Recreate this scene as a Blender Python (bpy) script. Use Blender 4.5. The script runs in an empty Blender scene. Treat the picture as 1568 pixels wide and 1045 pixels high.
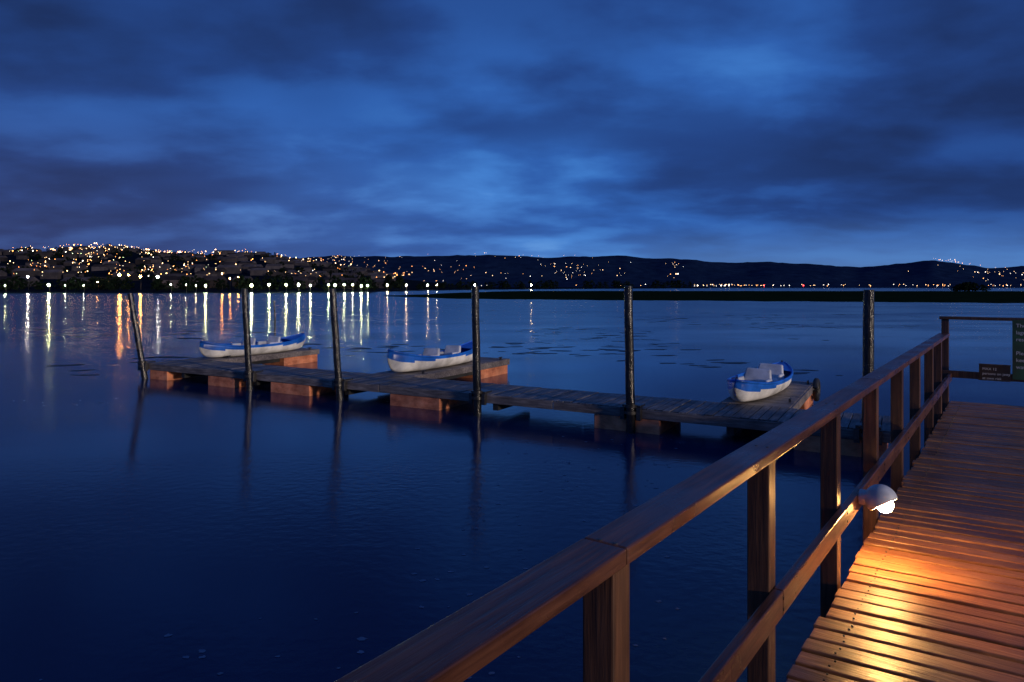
import bpy, math, random
from mathutils import Vector, noise, Matrix
random.seed(7)
scene=bpy.context.scene
scene.view_settings.view_transform='Standard'
scene.view_settings.look='None'
scene.view_settings.exposure=0

# ------------------------------------------------------------------ helpers
def link(o,parent=None):
    scene.collection.objects.link(o)
    if parent: o.parent=parent
    return o
def empty(name,loc=(0,0,0),rz=0,parent=None):
    e=bpy.data.objects.new(name,None); e.empty_display_size=.2
    e.location=loc; e.rotation_euler=(0,0,rz)
    return link(e,parent)
def mesh_obj(name,V,F,mats,parent=None,fm=None,smooth=False,bevel=0,seg=2):
    me=bpy.data.meshes.new(name); me.from_pydata([tuple(v) for v in V],[],F)
    if not isinstance(mats,(list,tuple)): mats=[mats]
    for m in mats: me.materials.append(m)
    if fm:
        for p,i in zip(me.polygons,fm): p.material_index=i
    if smooth:
        for p in me.polygons: p.use_smooth=True
    me.update()
    o=bpy.data.objects.new(name,me); link(o,parent)
    if bevel:
        b=o.modifiers.new('bevel','BEVEL'); b.width=bevel; b.segments=seg; b.limit_method='ANGLE'
    return o
class B:
    """box/tube accumulator"""
    def __init__(s): s.V=[];s.F=[]
    def box(s,x0,x1,y0,y1,z0,z1,fn=None):
        n=len(s.V)
        P=[(x0,y0,z0),(x1,y0,z0),(x1,y1,z0),(x0,y1,z0),(x0,y0,z1),(x1,y0,z1),(x1,y1,z1),(x0,y1,z1)]
        if fn: P=[fn(*p) for p in P]
        s.V+=P
        s.F+=[tuple(n+i for i in f) for f in [(0,3,2,1),(4,5,6,7),(0,1,5,4),(1,2,6,5),(2,3,7,6),(3,0,4,7)]]
    def tube(s,path,r,n=14,cap=True):
        base=len(s.V); path=[Vector(p) for p in path]
        rs=r if isinstance(r,(list,tuple)) else [r]*len(path)
        for i,p in enumerate(path):
            d=(path[min(i+1,len(path)-1)]-path[max(i-1,0)]).normalized()
            u=d.orthogonal() if abs(d.z)<.99 else Vector((1,0,0))
            if abs(d.z)<.99: u=d.cross(Vector((0,0,1)))
            u.normalize(); w=d.cross(u)
            for k in range(n):
                a=2*math.pi*k/n
                s.V.append(tuple(p+(u*math.cos(a)+w*math.sin(a))*rs[i]))
        for i in range(len(path)-1):
            for k in range(n):
                a=base+i*n+k; b=base+i*n+(k+1)%n
                s.F.append((a,b,b+n,a+n))
        if cap:
            s.F.append(tuple(base+k for k in range(n))[::-1])
            s.F.append(tuple(base+(len(path)-1)*n+k for k in range(n)))
    def obj(s,name,mat,parent=None,**k): return mesh_obj(name,s.V,s.F,mat,parent,**k)

def newmat(name):
    m=bpy.data.materials.new(name); m.use_nodes=True
    nt=m.node_tree; b=nt.nodes['Principled BSDF']
    return m,nt,b
def ramp(nt,stops):
    r=nt.nodes.new('ShaderNodeValToRGB'); e=r.color_ramp.elements
    e[0].position=stops[0][0]; e[0].color=(*stops[0][1],1)
    e[1].position=stops[-1][0]; e[1].color=(*stops[-1][1],1)
    for p,c in stops[1:-1]:
        q=e.new(p); q.color=(*c,1)
    return r
def noisemat(name,cols,scale=(1,1,1),nscale=5,detail=6,rough=(.5,.7),bump=.2,bdist=.01,island=0,metal=0,spec=.5,bscale=None):
    m,nt,b=newmat(name); L=nt.links.new; N=nt.nodes.new
    tc=N('ShaderNodeTexCoord'); mp=N('ShaderNodeMapping'); mp.inputs['Scale'].default_value=scale
    L(tc.outputs['Object'],mp.inputs['Vector'])
    vec=mp.outputs['Vector']
    geo=N('ShaderNodeNewGeometry')
    if island:
        add=N('ShaderNodeVectorMath'); add.operation='MULTIPLY_ADD'
        cx=N('ShaderNodeCombineXYZ')
        for i in range(3): L(geo.outputs['Random Per Island'],cx.inputs[i])
        L(cx.outputs[0],add.inputs[0]); add.inputs[1].default_value=(37,53,91); L(vec,add.inputs[2]); vec=add.outputs[0]
    n1=N('ShaderNodeTexNoise'); n1.inputs['Scale'].default_value=nscale; n1.inputs['Detail'].default_value=detail; n1.inputs['Roughness'].default_value=.6
    L(vec,n1.inputs['Vector'])
    r=ramp(nt,cols); L(n1.outputs['Fac'],r.inputs['Fac'])
    col=r.outputs['Color']
    n2=N('ShaderNodeTexNoise'); n2.inputs['Scale'].default_value=2.3; n2.inputs['Detail'].default_value=5
    L(tc.outputs['Object'],n2.inputs['Vector'])
    mr=N('ShaderNodeMapRange'); mr.inputs['From Min'].default_value=.3; mr.inputs['From Max'].default_value=.7; mr.inputs['To Min'].default_value=.6; mr.inputs['To Max'].default_value=1.25
    L(n2.outputs['Fac'],mr.inputs['Value'])
    val=mr.outputs[0]
    if island:
        m2=N('ShaderNodeMapRange'); m2.inputs['To Min'].default_value=1-island; m2.inputs['To Max'].default_value=1+island
        L(geo.outputs['Random Per Island'],m2.inputs['Value'])
        mu=N('ShaderNodeMath'); mu.operation='MULTIPLY'; L(val,mu.inputs[0]); L(m2.outputs[0],mu.inputs[1]); val=mu.outputs[0]
    vm=N('ShaderNodeVectorMath'); vm.operation='SCALE'; L(col,vm.inputs[0]); L(val,vm.inputs['Scale'])
    L(vm.outputs[0],b.inputs['Base Color'])
    rr=N('ShaderNodeMapRange'); rr.inputs['From Min'].default_value=.35; rr.inputs['From Max'].default_value=.65
    rr.inputs['To Min'].default_value=rough[0]; rr.inputs['To Max'].default_value=rough[1]
    L(n2.outputs['Fac'],rr.inputs['Value']); L(rr.outputs[0],b.inputs['Roughness'])
    b.inputs['Metallic'].default_value=metal; b.inputs['Specular IOR Level'].default_value=spec
    if bump:
        bp=N('ShaderNodeBump'); bp.inputs['Strength'].default_value=bump; bp.inputs['Distance'].default_value=bdist
        L(n1.outputs['Fac'],bp.inputs['Height']); L(bp.outputs[0],b.inputs['Normal'])
    return m
def emis(name,col,st):
    m=bpy.data.materials.new(name); m.use_nodes=True; nt=m.node_tree; nt.nodes.clear()
    e=nt.nodes.new('ShaderNodeEmission'); e.inputs[0].default_value=(*col,1); e.inputs[1].default_value=st
    o=nt.nodes.new('ShaderNodeOutputMaterial'); nt.links.new(e.outputs[0],o.inputs[0]); return m

# ------------------------------------------------------------------ materials
deckwood=noisemat('deck_wood',[(.25,(.08,.027,.010)),(.5,(.23,.092,.032)),(.75,(.39,.19,.07))],(18,1.0,18),3.8,10,(.30,.5),.65,.006,.35)
railwood=noisemat('rail_wood',[(.25,(.03,.010,.007)),(.5,(.09,.032,.017)),(.75,(.18,.07,.036))],(1,18,18),2.8,9,(.22,.42),.55,.005,.15)
postwood=noisemat('post_wood',[(.25,(.028,.012,.007)),(.5,(.08,.033,.015)),(.75,(.16,.068,.032))],(18,18,1),2.8,9,(.35,.55),.55,.005,.2)
dockwood=noisemat('dock_wood',[(.25,(.035,.035,.038)),(.5,(.095,.088,.088)),(.78,(.26,.24,.235))],(9,1,9),2.8,10,(.45,.7),.8,.012,.45)
dockbeam=noisemat('dock_beam',[(.25,(.055,.05,.05)),(.5,(.16,.135,.125)),(.78,(.36,.31,.28))],(1,9,9),3,10,(.5,.75),.8,.012,.3)
float_m=noisemat('float_orange',[(.25,(.36,.10,.045)),(.5,(.70,.24,.11)),(.75,(.8,.34,.18))],(1,1,2),5,9,(.5,.7),.4,.01,.1)
pole_m=noisemat('mooring_pole',[(.40,(.005,.005,.005)),(.62,(.020,.018,.017)),(.80,(.12,.10,.09))],(5,5,1),9,9,(.15,.35),.8,.010)
steel=noisemat('bracket_steel',[(.3,(.03,.03,.032)),(.7,(.12,.11,.10))],(1,1,1),20,5,(.3,.5),.3,.003,0,.7)
rubber=noisemat('rubber',[(.3,(.01,.01,.01)),(.7,(.03,.03,.03))],(1,1,1),20,5,(.5,.7),.3,.003)
hullw=noisemat('canoe_white',[(.2,(.66,.63,.57)),(.5,(.84,.82,.77)),(.8,(.88,.86,.82))],(1,4,4),3,7,(.3,.5),.05,.003)
hullb=noisemat('canoe_blue',[(.2,(.008,.09,.42)),(.5,(.012,.14,.62)),(.8,(.02,.19,.74))],(1,1,1),4,5,(.3,.45),.05,.003)
seatm=noisemat('seat_plastic',[(.2,(.50,.52,.56)),(.8,(.68,.70,.74))],(1,1,1),6,5,(.4,.6),.05,.003)
lampw=noisemat('lamp_enamel',[(.3,(.42,.42,.43)),(.7,(.6,.6,.6))],(1,1,1),12,4,(.3,.5),.1,.002)
hill_m=noisemat('hill_hazed',[(.3,(.005,.014,.042)),(.55,(.010,.024,.062)),(.8,(.018,.038,.085))],(1,1,1),.02,8,(.9,1),.0,spec=.0)  # aerial haze put into the base colour as extra blue
land_m=noisemat('shore_ground',[(.3,(.004,.008,.015)),(.7,(.010,.016,.027))],(1,1,1),.05,8,(.9,1),.0,spec=0)
marsh_m=noisemat('marsh_grass',[(.3,(.004,.010,.006)),(.55,(.010,.021,.010)),(.8,(.024,.038,.018))],(1,3,1),.15,9,(.9,1),.0,spec=0)
tree_m=noisemat('distant_foliage',[(.3,(.003,.006,.005)),(.7,(.010,.017,.011))],(1,1,1),.3,4,(.9,1),.0,spec=0)
house_m=noisemat('house_wall',[(.3,(.03,.03,.04)),(.7,(.08,.07,.075))],(1,1,1),.1,3,(.8,.9),.0,island=.6,spec=0)
signdark=noisemat('sign_dark',[(.3,(.004,.004,.005)),(.7,(.007,.007,.009))],(1,1,1),4,4,(.3,.4),0)
signgreen=noisemat('sign_green',[(.3,(.015,.06,.025)),(.7,(.03,.10,.04))],(1,1,1),4,4,(.35,.5),0)
signtext=noisemat('sign_letter',[(.3,(.75,.78,.7)),(.7,(.85,.85,.8))],(1,1,1),4,4,(.5,.6),0)
foam_m=noisemat('foam',[(.3,(.04,.07,.13)),(.7,(.17,.21,.29))],(1,1,1),4,4,(.3,.5),0)
weed_m=noisemat('water_weed',[(.3,(.004,.008,.010)),(.7,(.015,.022,.022))],(1,1,1),4,4,(.4,.6),0,spec=.3)

# ------------------------------------------------------------------ world
fill_dir=Vector((.72,-.68,.15)).normalized()   # towards the added fill light; the sky follows it
w=bpy.data.worlds.new('World'); scene.world=w; w.use_nodes=True
nt=w.node_tree; nt.nodes.clear(); N=nt.nodes.new; L=nt.links.new
out=N('ShaderNodeOutputWorld'); bg=N('ShaderNodeBackground'); L(bg.outputs[0],out.inputs[0])
tc=N('ShaderNodeTexCoord'); D=tc.outputs['Generated']
sep=N('ShaderNodeSeparateXYZ'); L(D,sep.inputs[0])
def M(op,a,b=None,c=None,clamp=False):
    n=N('ShaderNodeMath'); n.operation=op; n.use_clamp=clamp
    for i,v in enumerate((a,b,c)):
        if v is None: continue
        if isinstance(v,(int,float)): n.inputs[i].default_value=v
        else: L(v,n.inputs[i])
    return n.outputs[0]
def MR(v,a,b,c,d,smooth=False):
    n=N('ShaderNodeMapRange'); n.interpolation_type='SMOOTHSTEP' if smooth else 'LINEAR'
    L(v,n.inputs['Value'])
    for k,x in zip(('From Min','From Max','To Min','To Max'),(a,b,c,d)): n.inputs[k].default_value=x
    return n.outputs[0]
zc=M('ADD',M('MAXIMUM',sep.outputs[2],0),.22)
px=M('DIVIDE',sep.outputs[0],zc); py=M('DIVIDE',sep.outputs[1],zc)
def cloudnoise(sx,sy,sc,det,dist,off,rough=.5):
    c=N('ShaderNodeCombineXYZ'); L(M('MULTIPLY',px,sx),c.inputs[0]); L(M('MULTIPLY',py,sy),c.inputs[1]); c.inputs[2].default_value=off
    n=N('ShaderNodeTexNoise'); n.inputs['Scale'].default_value=sc; n.inputs['Detail'].default_value=det; n.inputs['Distortion'].default_value=dist; n.inputs['Roughness'].default_value=rough
    L(c.outputs[0],n.inputs['Vector']); return n.outputs['Fac']
n1=cloudnoise(1.0,1.25,1.9,8,.1,21.3,.48)
n2=cloudnoise(.7,1.0,.85,3,.1,12.4)
c=M('ADD',M('MULTIPLY',MR(n1,.34,.66,0,1,True),.48),M('MULTIPLY',MR(n2,.32,.68,0,1,True),.52))
def blob(v,rad,zs=1.8):
    v=Vector(v).normalized(); v=Vector((v.x,v.y,v.z*zs))
    s=N('ShaderNodeVectorMath'); s.operation='MULTIPLY'; L(D,s.inputs[0]); s.inputs[1].default_value=(1,1,zs)
    d=N('ShaderNodeVectorMath'); d.operation='DISTANCE'; L(s.outputs[0],d.inputs[0]); d.inputs[1].default_value=v
    return MR(d.outputs['Value'],0,rad,1,0,True)
v=M('MULTIPLY_ADD',c,.60,.02)
for ctr,rad,wt in [((-.04,1,.15),.55,.26),((.37,1,.32),.26,.34),((.38,1,.03),.55,.12),((-.10,1,.15),.16,.16),((.10,1,.20),.2,.10),
                   ((-.85,1,.55),.7,-.20),((.85,1,.45),.5,-.18),((.22,1,.155),.13,-.14),((.5,1,.17),.22,-.10),((-.65,1,.1),.3,-.06),((-.55,1,.25),.4,.06)]:
    v=M('MULTIPLY_ADD',blob(ctr,rad),wt,v)
cr=ramp(nt,[(0,(.011,.029,.115)),(.25,(.016,.055,.225)),(.5,(.027,.112,.41)),(.75,(.055,.22,.64)),(1,(.15,.42,.88))])
L(v,cr.inputs['Fac'])
hz=N('ShaderNodeMix'); hz.data_type='RGBA'; L(M('MULTIPLY',blob((.5,1,.0),.85,8),.8),hz.inputs['Factor']); L(cr.outputs[0],hz.inputs['A']); hz.inputs['B'].default_value=(.10,.22,.48,1)
mix=N('ShaderNodeMix'); mix.data_type='RGBA'
L(M('MULTIPLY',blob((-.75,1,.0),.9,3),.75),mix.inputs['Factor']); L(hz.outputs['Result'],mix.inputs['A'])
tint=N('ShaderNodeMix'); tint.data_type='RGBA'; tint.blend_type='MULTIPLY'; tint.inputs['Factor'].default_value=1
L(cr.outputs[0],tint.inputs['A']); tint.inputs['B'].default_value=(2.3,.92,.70,1)
L(tint.outputs['Result'],mix.inputs['B'])
sky=N('ShaderNodeTexSky'); sky.sky_type='NISHITA'; sky.sun_disc=False
sky.sun_elevation=math.asin(fill_dir.z); sky.sun_rotation=math.atan2(fill_dir.x,fill_dir.y)
sk=N('ShaderNodeVectorMath'); sk.operation='SCALE'; L(sky.outputs[0],sk.inputs[0]); sk.inputs['Scale'].default_value=.001
ad=N('ShaderNodeVectorMath'); ad.operation='ADD'; L(mix.outputs['Result'],ad.inputs[0]); L(sk.outputs[0],ad.inputs[1])
L(ad.outputs[0],bg.inputs[0]); bg.inputs[1].default_value=1.0

sl=bpy.data.lights.new('shore_fill_light','SUN'); sl.energy=1.8; sl.angle=math.radians(4); sl.color=(1,.83,.68)  # added warm fill, stands in for unseen shore lighting on the boats
so=bpy.data.objects.new('shore_fill_light',sl); so.rotation_euler=(-fill_dir).to_track_quat('-Z','Y').to_euler(); link(so)

# ------------------------------------------------------------------ camera
cd=bpy.data.cameras.new('camera'); cam=bpy.data.objects.new('camera',cd); link(cam)
cd.lens=24; cd.sensor_width=36; cd.shift_y=-.0526; cd.clip_end=20000; cd.clip_start=.05
cam.location=(0,0,2.6); cam.rotation_euler=(math.radians(90),0,0); scene.camera=cam

# ------------------------------------------------------------------ water
m,nt2,b=newmat('water'); L2=nt2.links.new; N2=nt2.nodes.new
b.inputs['Base Color'].default_value=(.003,.017,.068,1); b.inputs['IOR'].default_value=1.38
tcw=N2('ShaderNodeTexCoord')
def wn(sc,scale,det):
    mp=N2('ShaderNodeMapping'); mp.inputs['Scale'].default_value=scale; L2(tcw.outputs['Object'],mp.inputs['Vector'])
    n=N2('ShaderNodeTexNoise'); n.inputs['Scale'].default_value=sc; n.inputs['Detail'].default_value=det; L2(mp.outputs[0],n.inputs['Vector']); return n.outputs['Fac']
def mr2(v,a,b_,c_,d_):
    n=N2('ShaderNodeMapRange'); L2(v,n.inputs['Value'])
    for k,x in zip(('From Min','From Max','To Min','To Max'),(a,b_,c_,d_)): n.inputs[k].default_value=x
    return n.outputs[0]
def m2(op,a,b_):
    n=N2('ShaderNodeMath'); n.operation=op; L2(a,n.inputs[0]); L2(b_,n.inputs[1]); return n.outputs[0]
big=wn(.16,(.5,1.2,1),9)
sp=N2('ShaderNodeSeparateXYZ'); L2(tcw.outputs['Object'],sp.inputs[0])
# sheltered and calm round the dock, breezier out in the open lagoon
L2(m2('ADD',mr2(big,.42,.62,.105,.155),mr2(sp.outputs[1],22,60,0,.055)),b.inputs['Roughness'])
rip=wn(7,(1,1.2,1),6)
bp=N2('ShaderNodeBump'); bp.inputs['Distance'].default_value=.02; L2(rip,bp.inputs['Height'])
L2(m2('MULTIPLY',mr2(big,.42,.62,.06,.38),mr2(sp.outputs[1],14,75,1,.03)),bp.inputs['Strength']); L2(bp.outputs[0],b.inputs['Normal'])
mesh_obj('water',[(-9000,-60,0),(9000,-60,0),(9000,9000,0),(-9000,9000,0)],[(0,1,2,3)],m)

# ------------------------------------------------------------------ hills, shore
def interp(tab,x):
    if x<=tab[0][0]: return tab[0][1]
    for (a,fa),(b_,fb) in zip(tab,tab[1:]):
        if x<=b_: return fa+(fb-fa)*(x-a)/(b_-a)
    return tab[-1][1]
def ss(t): t=max(0,min(1,t)); return t*t*(3-2*t)
FP=1045.
ridgeB=[(-1400,120),(-400,150),(0,140),(410,158),(480,162),(520,177),(600,170),(720,180),(850,176),(960,166),(1000,148),(1060,155),(1150,134),(1180,144),(1250,126),(1310,108),(1350,122),(1430,148),(1470,130),(1510,110),(1568,120),(1800,130),(2300,100),(3000,60)]
ridgeA=[(-1400,40),(-300,60),(0,66),(100,66),(180,72),(240,63),(290,60),(350,62),(400,61),(440,50),(520,36),(600,22),(680,8),(760,1),(3000,0)]
def hB(u,z):
    p=784+u*FP
    t=(z-2700)/1100
    n=noise.fractal(Vector((u*z*.003,z*.003,1)),1,2,6)
    n2=noise.fractal(Vector((p*.03,z*.0008,7)),1,2,5)
    h=interp(ridgeB,p)*(ss(t) if t<1 else 1-.25*(t-1))
    return h+n*16*min(1,max(0,t*3))+n2*4*max(0,min(1,t))-1
nearA=[(-1400,260),(450,300),(560,340),(700,600),(850,900),(1000,1250),(1100,1700)]
def hA(u,z):
    p=784+u*FP; zn=interp(nearA,p); t=(z-zn-60)/1000
    h=interp(ridgeA,p)*(ss(t) if t<1 else 1-.4*(t-1))
    n=noise.fractal(Vector((u*z*.006,z*.006,3)),1,2,6)
    e=(z-zn)/25
    return (min(1.1,e*1.1-.2) if e<2 else 1.1)+h+n*7*max(0,min(1,t*2))*min(1,interp(ridgeA,p)/30)
def terrain(name,f,p0,p1,dp,zs,mat):
    V=[];F=[];cols=[]
    p=p0
    while p<=p1: cols.append((p-784)/FP); p+=dp
    nz=len(zs(cols[0]))
    for u in cols:
        for z in zs(u): V.append((u*z,z,f(u,z)))
    for i in range(len(cols)-1):
        for j in range(nz-1):
            a=i*nz+j; F.append((a,a+nz,a+nz+1,a+1))
    return mesh_obj(name,V,F,mat,smooth=True)
terrain('far_hills',hB,-1400,3000,6,lambda u:[2650+i*60 for i in range(34)],hill_m)
terrain('town_hill',hA,-1400,1090,7,lambda u:[interp(nearA,784+u*FP)+(i/34)**1.5*1500 for i in range(35)],land_m)
V=[];F=[]
nearM=[(560,210),(600,192),(700,151),(900,136),(1200,123),(1568,109),(2400,90)]
cols=[588+i*8 for i in range(230)]
for p in cols:
    u=(p-784)/FP; zn=interp(nearM,p)*(1+.03*noise.noise(Vector((p*.02,0,0)))+.015*noise.noise(Vector((p*.1,5,0))))
    zf=zn+(330*ss((p-588)/250)+12)
    for k in range(12):
        z=zn+(zf-zn)*(k/11)**1.6
        h=-.05 if k==0 else (.22+.18*noise.noise(Vector((u*z*.1,z*.05,2))) if k<11 else -.05)
        V.append((u*z,z,h))
for i in range(len(cols)-1):
    for j in range(11):
        a=i*12+j; F.append((a,a+12,a+13,a+1))
mesh_obj('marsh_island',V,F,marsh_m)

V=[];F=[]
def tree(x,y,z0,H,W):
    n=int(34)
    for k in range(n):
        a=random.uniform(0,6.283); rr=W*math.sqrt(random.random()); zz=random.uniform(.12,1)
        rr*=math.sin(max(.15,min(1,zz*1.05))*math.pi)**.5 if zz<.95 else .3
        c_=Vector((x+rr*math.cos(a),y+rr*math.sin(a),z0+H*zz)); s=H*random.uniform(.07,.16)
        d1=Vector((random.gauss(0,1),random.gauss(0,1),random.gauss(0,1))).normalized(); d2=d1.orthogonal().normalized(); d3=d1.cross(d2)
        b0=len(V)
        V.extend([c_+d2*s,c_-d2*s*.6+d3*s,c_-d2*s*.6-d3*s,c_+d1*s]); F.extend([(b0,b0+1,b0+2),(b0,b0+1,b0+3),(b0+1,b0+2,b0+3),(b0+2,b0,b0+3)])
    b0=len(V); r=H*.03
    V.extend([(x-r,y,z0-.5),(x+r,y,z0-.5),(x+r*.6,y,z0+H*.6),(x-r*.6,y,z0+H*.6)]); F.append((b0,b0+1,b0+2,b0+3))
for i in range(430):
    p=random.uniform(-500,1060); u=(p-784)/FP; zn=interp(nearA,p); z=zn+random.uniform(14,90)
    if noise.noise(Vector((p*.02,3,1)))<-.25: continue
    H=z*random.uniform(.008,.021); 
    if p>620: H*=.55
    tree(u*z,z,hA(u,z),H,H*random.uniform(.4,.8))
for i in range(300):
    p=random.uniform(-400,560); u=(p-784)/FP; z=interp(nearA,p)+random.uniform(250,1090)
    if 345<p<405 : z=interp(nearA,p)+random.uniform(1000,1060)
    H=random.uniform(6,11); tree(u*z,z,hA(u,z)-1,H,H*.6)
for i in range(16):
    p=random.uniform(345,402); u=(p-784)/FP; z=1355+random.uniform(0,30); H=random.uniform(8,13); tree(u*z,z,hA(u,z)-1,H,H*.6)
for i in range(26):
    p=random.uniform(1458,1512); u=(p-784)/FP; z=random.uniform(400,420); H=4.5*(1-((p-1485)/32)**2)+1; tree(u*z,z,0,H,2.5)
mesh_obj('distant_trees',V,F,tree_m)

bb=B(); 
for i in range(420):
    p=random.uniform(-300,600); u=(p-784)/FP; t=random.random()**.7; z=interp(nearA,p)+120+t*900; x=u*z; h=hA(u,z)
    w_=random.uniform(5,9); d_=random.uniform(4,6); hh=random.uniform(3,5.5)
    bb.box(x-w_,x+w_,z-d_,z+d_,h-3,h+hh)
    k=len(bb.V); bb.V+=[(x-w_,z-d_,h+hh),(x+w_,z-d_,h+hh),(x+w_,z+d_,h+hh),(x-w_,z+d_,h+hh),(x-w_,z,h+hh+2.4),(x+w_,z,h+hh+2.4)]
    bb.F+=[(k,k+1,k+5,k+4),(k+3,k+4,k+5,k+2),(k,k+4,k+3),(k+1,k+2,k+5)]
bb.obj('distant_houses',house_m)

# ------------------------------------------------------------------ town lights
lights={}
def octa(key,x,y,z,r):
    V,F=lights.setdefault(key,([],[])); k=len(V)
    V.extend([(x+r,y,z),(x-r*.5,y+r*.87,z),(x-r*.5,y-r*.87,z),(x,y,z+r),(x,y,z-r)])
    F.extend([(k,k+1,k+3),(k+1,k+2,k+3),(k+2,k,k+3),(k+1,k,k+4),(k+2,k+1,k+4),(k,k+2,k+4)])
def pick(): return random.choices(['warm','amber','white','green'],[.45,.35,.16,.04])[0]
cnt=0
while cnt<620:
    p=random.uniform(-350,620); 
    dens=.25+.75*math.exp(-((p-190)/100)**2) if p<400 else .25
    if random.random()>dens: continue
    t=random.random()**.75; 
    if noise.noise(Vector((p*.035,t*3,4)))<-.12: continue
    u=(p-784)/FP; zn=interp(nearA,p); z=zn+110+t*930
    octa(pick(),u*z,z-9,hA(u,z)+random.uniform(7,10),random.choice([.26,.30,.34,.38,.44,.55,.8])*z/1000); cnt+=1
for i in range(300):
    c_=random.choice([(520,90,.75),(600,80,.4),(690,70,.3),(880,50,.45),(870,36,.35),(1030,8,.5),(800,80,.95),(1520,60,.5),(1550,50,.3),(1455,24,.95),(640,90,.15),(520,20,.8),(450,90,.6)])
    p=random.gauss(c_[0],c_[1]*.7); t=max(.08,min(.97,random.gauss(c_[2],.13))); u=(p-784)/FP
    z=2700+1100*(math.acos(1-2*min(1,t))/math.pi); x=u*z
    octa(random.choice(['farwarm','farwarm','farwhite','faramber']),x,z-30,hB(u,z)+20-12*(t>.85),random.choice([.8,1.0,1.3,1.9]))
for i in range(120):
    p=random.choice([random.uniform(1060,1568),random.uniform(1060,1568),random.gauss(1110,25),random.uniform(560,1060)]); u=(p-784)/FP; z=2640
    octa(random.choice(['farwarm','farwhite','faramber']),u*z,z,random.uniform(7,14),random.uniform(.9,1.7))
for p,k in [(1038,'farwhite'),(1035,'farwarm'),(1110,'white'),(1104,'white'),(1116,'white'),(1170,'red'),(1068,'white'),(1230,'red')]:
    u=(p-784)/FP; z=2640; octa(k,u*z,z,9+(45 if p<1040 else 0),2.6)
town=empty('town_lights')
EM={'warm':((1,.58,.25),11),'amber':((1,.34,.08),12),'white':((1,.88,.7),9),'green':((.75,1,.45),9),'red':((1,.05,.05),14),
    'farwarm':((1,.62,.32),5),'faramber':((1,.42,.14),5.5),'farwhite':((1,.9,.8),5)}
for k,(V,F) in lights.items(): mesh_obj('lights_'+k,V,F,emis('glow_'+k,*EM[k]),town)
lights={}
poles=B()
lamp_list=[(8,.5),(43,.9,'white'),(75,1.3),(100,.45),(128,.45),(150,.8,'amber'),(165,.9,'amber'),(183,1.5,'amber'),(197,.8,'amber'),(215,1.2,'amber'),(242,1.4,'white'),(262,.5),(285,.45),(300,.6,'warm'),(315,1.1),(340,.7,'amber'),(352,.7,'amber'),(365,.9,'amber'),(385,1.3),(412,1.1),(438,1.0),(457,1.3),(475,.9),(503,.8),(513,1.2),(527,.9),(540,.8),(553,1.0),(563,.7),(-30,1),(-80,.9),(-150,1)]
for it in lamp_list:
    p,s=it[0],it[1]; k=it[2] if len(it)>2 else 'lamp'
    z=interp(nearA,p)+6; u=(p-784)/FP; x=u*z; hz_=3.4+random.uniform(-.2,.4)
    if k=='amber': z+=60; x=u*z; hz_=random.uniform(5,10) 
    if p in(43,242): z+=60; x=u*z; hz_=8
    octa(k,x,z,hz_,.46*s*z/306); poles.box(x-.06,x+.06,z+.5,z+.62,0,hz_); poles.box(x-.25,x+.25,z+.3,z+.7,hz_+.5*s,hz_+.6*s)
for p,s in [(593,.9),(622,1),(655,1),(669,.7),(727,1.0),(813,1.0)]:
    z=interp(nearA,p)+8; u=(p-784)/FP; octa('warm',u*z,z,2.6+.003*z,.0014*z*s); poles.box(u*z-.1,u*z+.1,z+1.2,z+1.4,0,2.6+.003*z)
sl_=empty('shore_street_lamps')
poles.obj('lamp_poles',steel,sl_)
EM2={'lamp':((.95,1,.5),480),'amber':((1,.38,.08),330),'white':((1,.92,.75),360),'warm':((1,.75,.4),230)}
for k,(V,F) in lights.items(): mesh_obj('lamp_heads_'+k,V,F,emis('street_'+k,*EM2[k]),sl_)

# ------------------------------------------------------------------ jetty (local x = along, y = left)
TH=math.atan2(.803,.596); DZ=.94
jet=empty('wooden_jetty',(0,0,DZ),TH)
bb=B(); s=-1.6; sk=math.tan(math.radians(5))
while s<11.75:
    wd=.110+random.uniform(-.004,.004); dz=random.uniform(-.004,.004); y1=.80+random.uniform(-.016,.014); tl=random.uniform(-.003,.003); of=random.uniform(-.003,.003)
    bb.box(s+of,s+of+wd,-3.2,y1,-.038+dz,dz,lambda x,y,z:(x+sk*(.8-y),y,z+tl*y)); s+=.133
bb.obj('deck_boards',deckwood,jet,bevel=.006)
bb=B()
for y in (.66,-.2,-1.1,-2.0,-2.9): bb.box(-1.8,11.9,y-.03,y+.03,-.24,-.045)
for x in (0.2,2.9,5.6,8.3,11.2): bb.box(x-.04,x+.04,-3.1,.75,-.40,-.243)
bb.obj('joists',pole_m,jet)
bb=B()
for x in (0.2,2.9,5.6,8.3,11.2):
    for y in (.5,-1.2,-2.8): bb.tube([(x,y,-2.2),(x,y,-.403)],.09)
bb.obj('piles',pole_m,jet)
bb=B(); s=-1.6
while s<11.7:
    for y in (.66,-.2,-1.1,-2.0):
        for dx in (.028,.083):
            x=s+dx+sk*(.8-y)+random.uniform(-.006,.006); yy=y+random.uniform(-.008,.008); bb.tube([(x,yy,.0),(x,yy,.0055)],.0048,7)
    s+=.133
bb.obj('deck_screws',steel,jet)
rail=empty('jetty_railing',(0,0,DZ),TH)
PS=[.25,1.57,2.90,4.2,5.52,6.85,8.15,9.5,10.6,11.75]
bb=B()
for x in PS: bb.box(x-.047,x+.047,.815,.905,-.30,.948 if x<11.7 else 1.19)
for y in (-.62,-2.0): bb.box(11.75-.045,11.75+.045,y-.045,y+.045,-.3,1.19)
bb.obj('posts',postwood,rail,bevel=.005)
bb=B(); 
for a,b_ in ((-1.5,1.568),(1.572,5.518),(5.522,11.69)): bb.box(a,b_,.80,.93,.95,.995)
for a,b_ in ((-1.5,2.898),(2.902,6.848),(6.852,11.69)): bb.box(a,b_,.772,.812,.315,.42)
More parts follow.
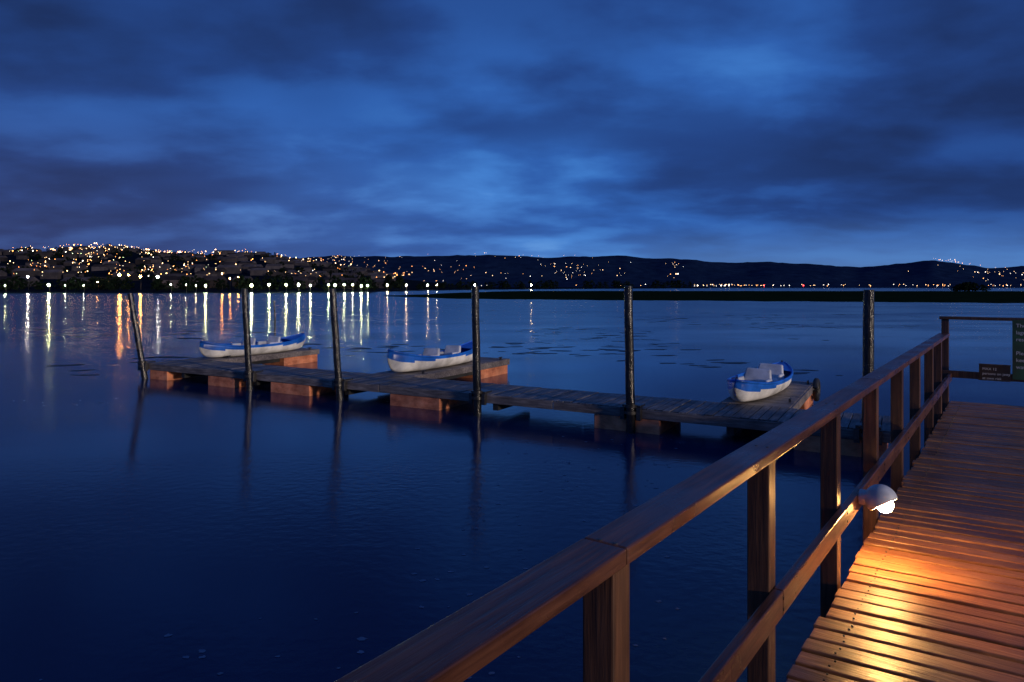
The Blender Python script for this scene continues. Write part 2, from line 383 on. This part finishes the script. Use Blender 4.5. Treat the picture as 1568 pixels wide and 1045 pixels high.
bb.obj('long_rails',railwood,rail,bevel=.005)
bb=B(); bb.box(11.68,11.82,-3.0,.93,1.193,1.235); bb.box(11.66,11.70,-3.0,.93,.36,.46)
bb.obj('end_rails',postwood,rail,bevel=.005)
bb=B()
for x in PS:
    for zz in (.345,.39): bb.tube([(x,.768,zz),(x,.773,zz)],.007,8)
    for yy in (.84,.885): bb.tube([(x+.012,yy,.994),(x+.012,yy,.9965)],.006,8)
bb.obj('rail_bolts',steel,rail)

def rail_lamp(x):
    e=empty('rail_lamp')
    e.matrix_world=Matrix.Translation((0,0,DZ))@Matrix.Rotation(TH,4,'Z')@Matrix.Translation((x,.655,.40))
    V=[];F=[];n=28;mm=12;R=.09
    for ring,rad in ((0,R),(1,R-.007)):
        for i in range(mm+1):
            a=math.pi/2*i/mm*1.22
            for k in range(n):
                t=2*math.pi*k/n; V.append((rad*math.sin(a)*math.cos(t),rad*math.sin(a)*math.sin(t),rad*math.cos(a)))
    for ring in (0,1):
        o=ring*(mm+1)*n
        for i in range(mm):
            for k in range(n):
                f=(o+i*n+k,o+i*n+(k+1)%n,o+(i+1)*n+(k+1)%n,o+(i+1)*n+k); F.append(f if ring==0 else f[::-1])
    a0=mm*n; b0=(mm+1)*n+mm*n
    for k in range(n): F.append((a0+k,a0+(k+1)%n,b0+(k+1)%n,b0+k))
    o=mesh_obj('shade',V,F,lampw,e,smooth=True); o.rotation_euler=(math.radians(-34),math.radians(12),0)
    bb=B(); bb.tube([(0,.075,.0),(0,.114,.0)],.045,18); bb.obj('mount',lampw,e,smooth=False,bevel=.002)
    V=[];F=[]
    for i in range(9):
        a=math.pi*i/8
        for k in range(14):
            t=2*math.pi*k/14; V.append((.048*math.sin(a)*math.cos(t)-.006,.048*math.sin(a)*math.sin(t)-.020,.048*math.cos(a)-.022))
    for i in range(8):
        for k in range(14): F.append((i*14+k,i*14+(k+1)%14,(i+1)*14+(k+1)%14,(i+1)*14+k))
    mesh_obj('glass_globe',V,F,emis('globe_glow',(1,.50,.15),620),e,smooth=True)
rail_lamp(4.55)

# signs on the end railing
def text(s,x,y,size,parent,mat):
    c_=bpy.data.curves.new('lettering','FONT'); c_.body=s; c_.size=size; c_.extrude=.001; c_.materials.append(mat)
    o=bpy.data.objects.new('lettering',c_); link(o,parent); o.rotation_euler=(math.radians(90),0,math.radians(-90)); o.location=(-.012,x,y); return o
MJ=Matrix.Translation((0,0,DZ))@Matrix.Rotation(TH,4,'Z')
def sign(name,y,z,w_,h_,mat,lines,size):
    e=empty(name); e.matrix_world=MJ@Matrix.Translation((11.64,y,z))
    bb=B(); bb.box(-.008,.008,-w_/2,w_/2,-h_/2,h_/2); bb.obj('panel',mat,e,bevel=.003)
    if name!='notice_board':
        bb=B(); t=.012
        for q in (-1,1): bb.box(-.014,.0,-w_/2-.002,w_/2+.002,q*(h_/2)-t/2,q*(h_/2)+t/2)
        bb.obj('frame',steel,e)
    for i,l in enumerate(lines): text(l,w_/2-.04,h_/2-.03-size*(1.35*i+1),size,e,signtext)
sign('warning_sign',.27,.47,.36,.22,signdark,['MAX 12','persons on jetty','at own risk'],.048)
sign('notice_board',-.24,.80,.62,.82,signgreen,['The','lagoon','reserve','','Please','keep this','water clean'],.07)

# ------------------------------------------------------------------ floating dock
DA=math.atan2(-.497,.868); DO=(-10.4,19.5,0); ZT=.43
MD=Matrix.Translation(DO)@Matrix.Rotation(DA,4,'Z')
dock=empty('floating_dock'); dock.matrix_world=MD
WD=1.35; END=18.6
fing=[(-.15,.95,5.6),(7.15,8.35,6.1),(15.75,16.95,5.1)]
bb=B(); x=.05
while x<END:
    bb.box(x,x+.135,-.02+random.uniform(-.02,.015),WD+.02,ZT-.035+random.uniform(-.004,.004),ZT+random.uniform(-.006,.006)); x+=.147
bb.obj('dock_planks',dockwood,dock,bevel=.006)
bb=B()
for f0,f1,fn in fing:
    y=WD+.04
    while y<fn: bb.box(f0,f1,y,y+.135,ZT-.03,ZT+random.uniform(-.004,.006)); y+=.147
bb.obj('finger_planks',dockbeam,dock,bevel=.006)
bb=B()
for x0,x1 in ((0.02,4.3),(4.32,8.6),(8.62,12.9),(12.92,END)):
    bb.box(x0,x1,-.06,-.022,ZT-.17,ZT-.01+random.uniform(-.01,.01)); bb.box(x0,x1,WD+.0,WD+.035,ZT-.17,ZT-.04)
bb.box(-.02,.015,-.05,WD,ZT-.17,ZT-.005); bb.box(END+.0,END+.04,-.05,WD,ZT-.17,ZT-.005)
for f0,f1,fn in fing:
    bb.box(f0-.04,f0-.002,WD+.04,fn,ZT-.17,ZT-.01); bb.box(f1+.002,f1+.04,WD+.04,fn,ZT-.17,ZT-.01); bb.box(f0-.04,f1+.04,fn+.002,fn+.04,ZT-.17,ZT)
bb.obj('dock_beams',dockbeam,dock,bevel=.006)
bb=B()
for x0,x1 in ((.15,.95),(2.7,3.75),(5.1,6.45),(8.9,10.25),(13.75,15.0),(17.2,18.5)): bb.box(x0,x1,-.04,WD-.05,-.2,ZT-.172)
for f0,f1,fn in fing: bb.box(f0+.02,f1-.0,fn-1.5,fn-.01,-.2,ZT-.172); 
bb.obj('floats',float_m,dock,bevel=.02)
bb=B()
for x0 in (1.6,4.5,7.6,11.6,16.2):
    bb.box(x0-.06,x0+.06,.0,WD,.12,ZT-.172)
for f0,f1,fn in fing: bb.box(f0+.2,f0+.32,WD,fn-1.5,.12,ZT-.172); bb.box(f1-.32,f1-.2,WD,fn-1.5,.12,ZT-.172)
bb.obj('under_frame',rubber,dock)
bb=B()
for f0,f1,fn in fing:
    pts=[(f1+.09,fn-.25+.2*math.cos(a),ZT-.12+.2*math.sin(a)) for a in [2*math.pi*i/20 for i in range(21)]]
    if f0>10: bb.tube(pts,.065,10,False)
bb.obj('tyre_fender',rubber,dock,smooth=True)
bb=B()
for f0,f1,fn in fing:
    for yy in (2.0,fn-.3):
        bb.tube([(f1-.08,yy-.09,ZT+.07),(f1-.08,yy+.09,ZT+.07)],.015,8); bb.box(f1-.1,f1-.06,yy-.03,yy+.03,ZT+.004,ZT+.06)
bb.obj('mooring_cleats',steel,dock)

def mpost(s,n,top,lean):
    base=MD@Vector((s,n,0)); e=empty('mooring_post',(base.x,base.y,0))
    bb=B(); pts=[];rs=[]
    for i in range(17):
        t=i/16; z=-1+(top+1)*t; k=z/top
        pts.append((lean[0]*k+.003*math.sin(i*1.3),lean[1]*k+.003*math.cos(i*1.7),z)); rs.append(.086-.010*t+random.uniform(-.001,.001))
    bb.tube(pts,rs,18); bb.obj('pole',pole_m,e,smooth=False,bevel=0)
    bb=B(); q=lean[0]*ZT/top,lean[1]*ZT/top
    for zz in (ZT-.09,ZT+.03): bb.tube([(q[0],q[1],zz),(q[0],q[1],zz+.05)],.112,20)
    o=bb.obj('guide_collar',steel,e)
    bb=B(); bb.box(-.17,.17,.03,.3,ZT-.02+.045,ZT+.06); bb.box(-.19,-.11,-.02,.06,ZT-.2,ZT+.02); bb.box(.11,.19,-.02,.06,ZT-.2,ZT+.02)
    o=bb.obj('guide_bracket',steel,e,bevel=.004); o.rotation_euler=(0,0,DA); o.location=(q[0],q[1],0)
    return e
for s_,n_,top,lean in [(.05,-.12,2.42,(-.42,.0)),(4.45,-.12,2.56,(-.14,0)),(7.5,-.12,2.56,(-.17,0)),(11.25,-.12,2.62,(-.05,0)),(14.5,-.12,2.62,(-.05,0)),(18.25,-.12,2.56,(.02,0))]:
    mpost(s_,n_,top,lean)
st=empty('channel_stake',(-13.9,40,0)); bb=B(); bb.tube([(0,0,-1),(.02,0,.8),(-.03,0,1.75)],[.06,.055,.045],10); bb.obj('stake',pole_m,st); bb=B(); bb.tube([(-.03,0,1.70),(-.03,0,1.80)],.07,10); bb.obj('cap',steel,st)

# ------------------------------------------------------------------ canoes
def canoe(s_,n0,n1,yaw=0,roll=0,lift=.2):
    mid=(n0+n1)/2; Lh=(n1-n0)/2; W=.45
    e=empty('canoe'); e.matrix_world=MD@Matrix.Translation((s_,mid,ZT+.012))@Matrix.Rotation(math.pi/2+yaw,4,'Z')@Matrix.Rotation(roll,4,'X')
    NS=41;NJ=12;V=[];F=[];fm=[];sheer=[]
    for i in range(NS):
        t=-1+2*i/(NS-1); at=abs(t)
        w_=W*max(0,(1-at**2.6))**.8+.012
        zs=.31+lift*at**2.6; zk=.0+.06*at**3+.12*max(0,(at-.86)/.14)**2
        xo=t*Lh
        for j in range(-NJ,NJ+1):
            a=abs(j)/NJ*math.pi/2
            y=w_*math.sin(a)**.72*(1 if j>0 else -1 if j<0 else 0); f=(1-math.cos(a))**1.25; z=zk+(zs-zk)*f
            stem=.08*(1 if t>0 else -1)*max(0,at-.8)/.2*(math.sin(f*math.pi*.9))
            V.append((xo+stem,y,z))
        sheer.append((xo+(.08*(1 if t>0 else -1)*max(0,at-.8)/.2*math.sin(.9*math.pi)),w_,zs))
    R=2*NJ+1
    for i in range(NS-1):
        for j in range(R-1):
            a=i*R+j; F.append((a,a+1,a+R+1,a+R)); jj=min(abs(j-NJ),abs(j+1-NJ)); at=abs(-1+2*(i+.5)/(NS-1))
            fm.append(1 if jj>=(11 if at<.35 else 10 if at<.7 else 9) else 0)
    F.append(tuple(range(R))); fm.append(1); F.append(tuple((NS-1)*R+k for k in range(R))[::-1]); fm.append(1)
    o=mesh_obj('hull',V,F,[hullw,hullb],e,fm=fm,smooth=True)
    sd=o.modifiers.new('shell','SOLIDIFY'); sd.thickness=.016; sd.offset=0
    bb=B()
    for q in (1,-1): bb.tube([(x,q*w_,z+.004) for x,w_,z in sheer],.024,8)
    bb.obj('gunwale',hullb,e,smooth=True)
    V=[];F=[]
    for rng in (range(0,9),range(NS-9,NS)):
        k=len(V); L_=list(rng)
        for i in L_:
            x,w_,z=sheer[i]; V+= [(x,-w_,z+.006),(x,0,z+.03),(x,w_,z+.006)]
        for i in range(len(L_)-1):
            for c_ in (0,1): a=k+i*3+c_; F.append((a,a+1,a+4,a+3))
    mesh_obj('end_deck',V,F,hullb,e,smooth=True)
    bb=B(); bb.box(-Lh*.62,Lh*.62,-.24,.24,.05,.09); bb.box(-.12,.12,-.30,.30,.09,.27); bb.obj('floor_moulding',seatm,e,bevel=.03,seg=3)
    for k,xx in enumerate((-.52,.48)):
        bb=B(); bb.box(xx-.22,xx+.20,-.30,.30,.10,.25)
        bb.box(xx+.12,xx+.21,-.29,.29,.20,.52,lambda x,y,z:(x+(z-.2)*.35,y*(1-(z-.2)*.5),z))
        bb.box(xx-.2,xx+.14,.23,.31,.22,.36); bb.box(xx-.2,xx+.14,-.31,-.23,.22,.36)
        bb.obj('seat_%d'%(k+1),seatm,e,bevel=.035,seg=3)
    for q in (-1,1):
        x,w_,z=sheer[0 if q<0 else -1]; bb=B(); bb.tube([(x-q*.05,0,z+.02),(x-q*.05,0,z+.05),(x-q*.13,0,z+.05),(x-q*.13,0,z+.025)],.01,8); bb.obj('grab_handle',steel,e)
canoe(.50,1.35,5.35,0,.03,.22)
canoe(7.75,1.35,5.35,0,-.03,.29)
canoe(16.2,1.1,4.7,-.08,.02,.14)

# foam flecks and floating weed
def flecks(name,n_,y0,y1,xr,rr_,mat,asp,thr,z):
    V=[];F=[];c_=0;g=0
    while c_<n_ and g<n_*30:
        g+=1; y=y0+(y1-y0)*random.random(); x=random.uniform(*xr)*y
        if noise.noise(Vector((x*.12,y*.12,4)))<thr: continue
        r=random.uniform(*rr_)*(1.7 if random.random()<.08 else 1); k=len(V); n=11; rot=random.uniform(-.5,.5)
        for a in range(n):
            q=r*(1+.7*noise.noise(Vector((c_*3.1,a*1.1,0)))); dx=q*asp*math.cos(a*6.283/n); dy=q*math.sin(a*6.283/n)
            V.append((x+dx*math.cos(rot)-dy*math.sin(rot),y+dx*math.sin(rot)+dy*math.cos(rot),z))
        F.append(tuple(range(k,k+n))); c_+=1
    mesh_obj(name,V,F,mat)
flecks('foam_flecks',190,3.2,16,(-.75,.25),(.008,.022),foam_m,1.4,-.1,.003)
flecks('floating_weed',420,20,75,(-.7,.6),(.05,.20),weed_m,2.6,.12,.004)
